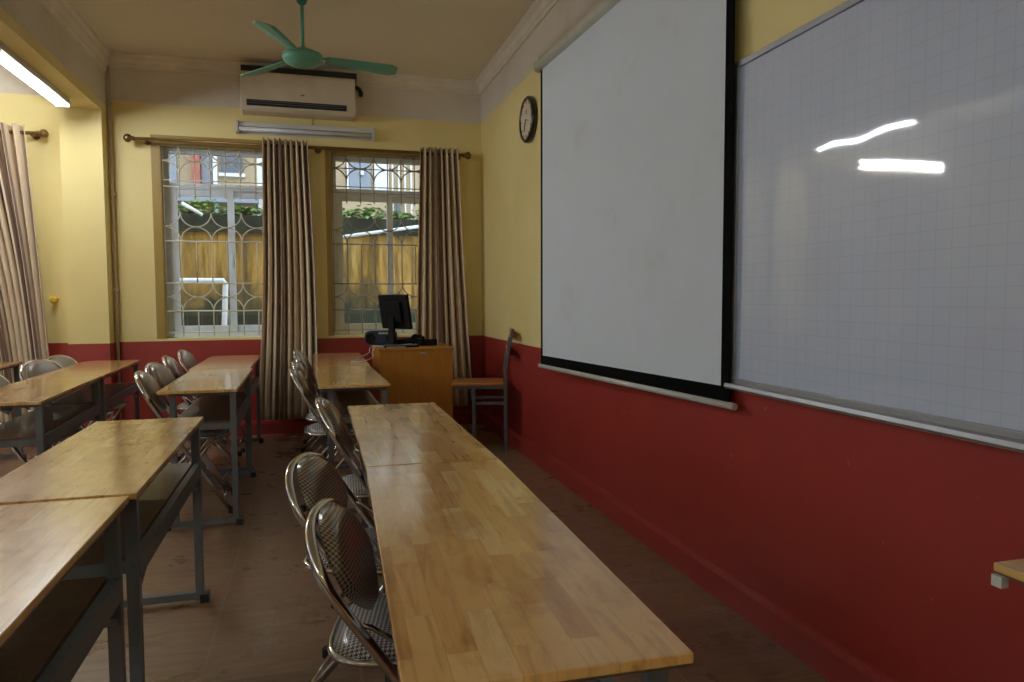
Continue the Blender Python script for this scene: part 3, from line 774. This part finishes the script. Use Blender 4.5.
# ================================================================== OUTSIDE
GY = 9.6
tag(MB().box(-9, 8, BY+T+.01, 24, -.6, -.25).build('ground', 'soil'), kind='structure')
b = MB(); b.box(-8, 6, GY, GY+.3, -.25, 2.06); tag(b.build('garden_wall', 'stained_wall'), 'mossy ochre stained masonry wall outside behind the windows', 'wall')
b = MB(); b.box(-8, 6, GY-.06, GY+.36, 2.06, 2.27); tag(b.build('wall_coping', 'coping_dark'), 'dark mossy coping ledge along the top of the stained outdoor wall', 'ledge')
def shrub(x, y, z, s, label, mat, seed):
    rnd = random.Random(seed); root = thing('shrub', label, 'plant', (x, y, z), group='weeds along the outdoor wall')
    b = MB()
    for k in range(130):
        a = rnd.uniform(0, 2*PI); e = rnd.uniform(.1, 1.4); R1 = s*rnd.random()**.5
        p = Vector((math.cos(a)*math.cos(e)*R1*2.2, math.sin(a)*math.cos(e)*R1*.6, math.sin(e)*R1*.8+.02))
        q = Matrix.Rotation(rnd.uniform(0, 6.28), 3, 'Z') @ Matrix.Rotation(rnd.uniform(-1.2, 1.2), 3, 'X')
        L = rnd.uniform(.05, .09)
        v = [b.bm.verts.new(p + q @ Vector(c)*L) for c in ((-.5, 0, 0), (0, -.3, .06), (.6, 0, 0), (0, .3, .06))]
        b.bm.faces.new(v)
    b.build('foliage', mat, root)
    b = MB()
    for k in range(6):
        a = k*1.05; b.tube([(0, 0, -.02), (math.cos(a)*s*.5, math.sin(a)*s*.2, s*.3), (math.cos(a)*s*1.1, math.sin(a)*s*.35, s*.5)], .006, 5)
    b.build('stem', 'leaf_dark', root); return root
sx = [-1.95, -1.62, -1.25, -.9, -.55, -.22, .15, .5, .82, 1.15, 1.5]
names = ['leafy weeds outside on the wall ledge, seen through the first window', 'leafy weeds outside on the wall ledge, seen through the second window']
for k, x in enumerate(sx):
    s = shrub(x, GY+.15+(.05 if k % 2 else -.05), 2.26, .15+.05*(k % 3), names[0] if x < -.3 else names[1], 'leaf' if k % 3 else 'leaf_dark', k+11)
    s['group'] = 'weeds behind the first window' if x < -.3 else 'weeds behind the second window'
def pipe(pts, r, label): return tag(MB().tube(pts, r, 10).build('pipe', 'pipe_white'), label, 'pipe')
pipe([(-1.55, 9.0, 1.44), (-1.0, 9.0, 1.44), (-.98, 9.0, 1.40), (-1.02, 9.0, .6), (-1.04, 9.0, -.25)], .032, 'white bent drain pipe outside, seen through the first window')
pipe([(.10, 9.4, 1.97), (1.7, 9.4, 2.22)], .022, 'white sloping pipe across the outdoor wall behind the second window')
pipe([(-1.50, 9.45, 2.39), (-1.27, 9.45, 2.25)], .022, 'short white pipe lying slanted on the outdoor weeds behind the first window')
# building across
root = thing('building', 'beige building across the yard with grey windows, seen through the glass', 'building', (0, 14.0, -.25))
MB().box(-9, 8, 0, 1.5, 0, 7.5).build('facade', 'facade_beige', root)
def fb(name, mat, x0, x1, z0, z1, d=.06): MB().box(x0, x1, -d, 0, z0+.25, z1+.25).build(name, mat, root)
fb('window', 'facade_grey', -2.62, -2.28, 3.3, 4.2); fb('pillar', 'facade_red', -2.02, -1.88, 2.2, 4.9, .2); fb('window', 'facade_grey', -1.87, -1.70, 3.3, 4.3)
fb('downpipe', 'facade_white', -1.67, -1.60, 2.2, 5.0, .14); fb('window', 'facade_dark', -1.54, -1.17, 3.50, 3.97); fb('window_ledge', 'facade_white', -1.58, -1.13, 3.44, 3.50, .10); fb('downpipe', 'facade_white', -.92, -.83, 2.2, 5.0, .14)
b = MB(); b.prism([(.72, 3.3), (1.12, 3.3), (1.12, 3.72), (1.06, 3.86), (.92, 3.92), (.78, 3.86), (.72, 3.72)], lambda p, t: (p[0], t, p[1]+.25), -.06, 0); b.build('arched_door', 'facade_grey', root)
fb('wall_lamp', 'facade_white', .925, .985, 3.56, 3.63, .14); fb('panel', 'facade_white', 1.18, 1.46, 3.3, 3.80); fb('panel', 'facade_white', .66, .71, 3.3, 3.8)
for x in (1.52, 1.64, 1.76, 1.88): fb('shutter_strip', 'facade_white', x, x+.03, 2.4, 4.2, .05)
fb('window', 'facade_dark', 1.60, 1.68, 2.6, 3.15, .08); fb('awning', 'facade_grey', -3.6, -.9, 2.95, 3.12, .3); fb('ledge', 'facade_white', -9, 8, 4.25, 4.35, .2)
# ================================================================== LIGHT / WORLD
w = bpy.data.worlds.new('overcast_sky'); SC.world = w; w.use_nodes = True
bg = w.node_tree.nodes['Background']; bg.inputs[0].default_value = (.80, .90, 1.0, 1); bg.inputs[1].default_value = 2.6
# ================================================================== CAMERA
f, yaw, pit, rol, h = 710.6068, .2734, .0607, -.0034, 1.2285
fw = Vector((math.sin(yaw)*math.cos(pit), math.cos(yaw)*math.cos(pit), -math.sin(pit)))
rt = Vector((math.cos(yaw), -math.sin(yaw), 0)); up = rt.cross(fw)
r2 = rt*math.cos(rol)+up*math.sin(rol); u2 = up*math.cos(rol)-rt*math.sin(rol)
cd = bpy.data.cameras.new('camera'); cam = bpy.data.objects.new('camera', cd); C.objects.link(cam)
mm = Matrix((r2, u2, -fw)).transposed().to_4x4(); mm.translation = Vector((0, 0, h)); cam.matrix_world = mm
cd.sensor_width = 36; cd.lens = f/1024*36; cd.clip_start = .02
SC.camera = cam
vs = SC.view_settings; vs.view_transform = 'Standard'; vs.look = 'None'; vs.exposure = 0.42; vs.gamma = 1; vs.use_curve_mapping = False
SC.cycles.max_bounces = 8; SC.cycles.diffuse_bounces = 5; SC.cycles.glossy_bounces = 4; SC.cycles.transparent_max_bounces = 10
SC.cycles.sample_clamp_indirect = 4; SC.cycles.use_denoising = True
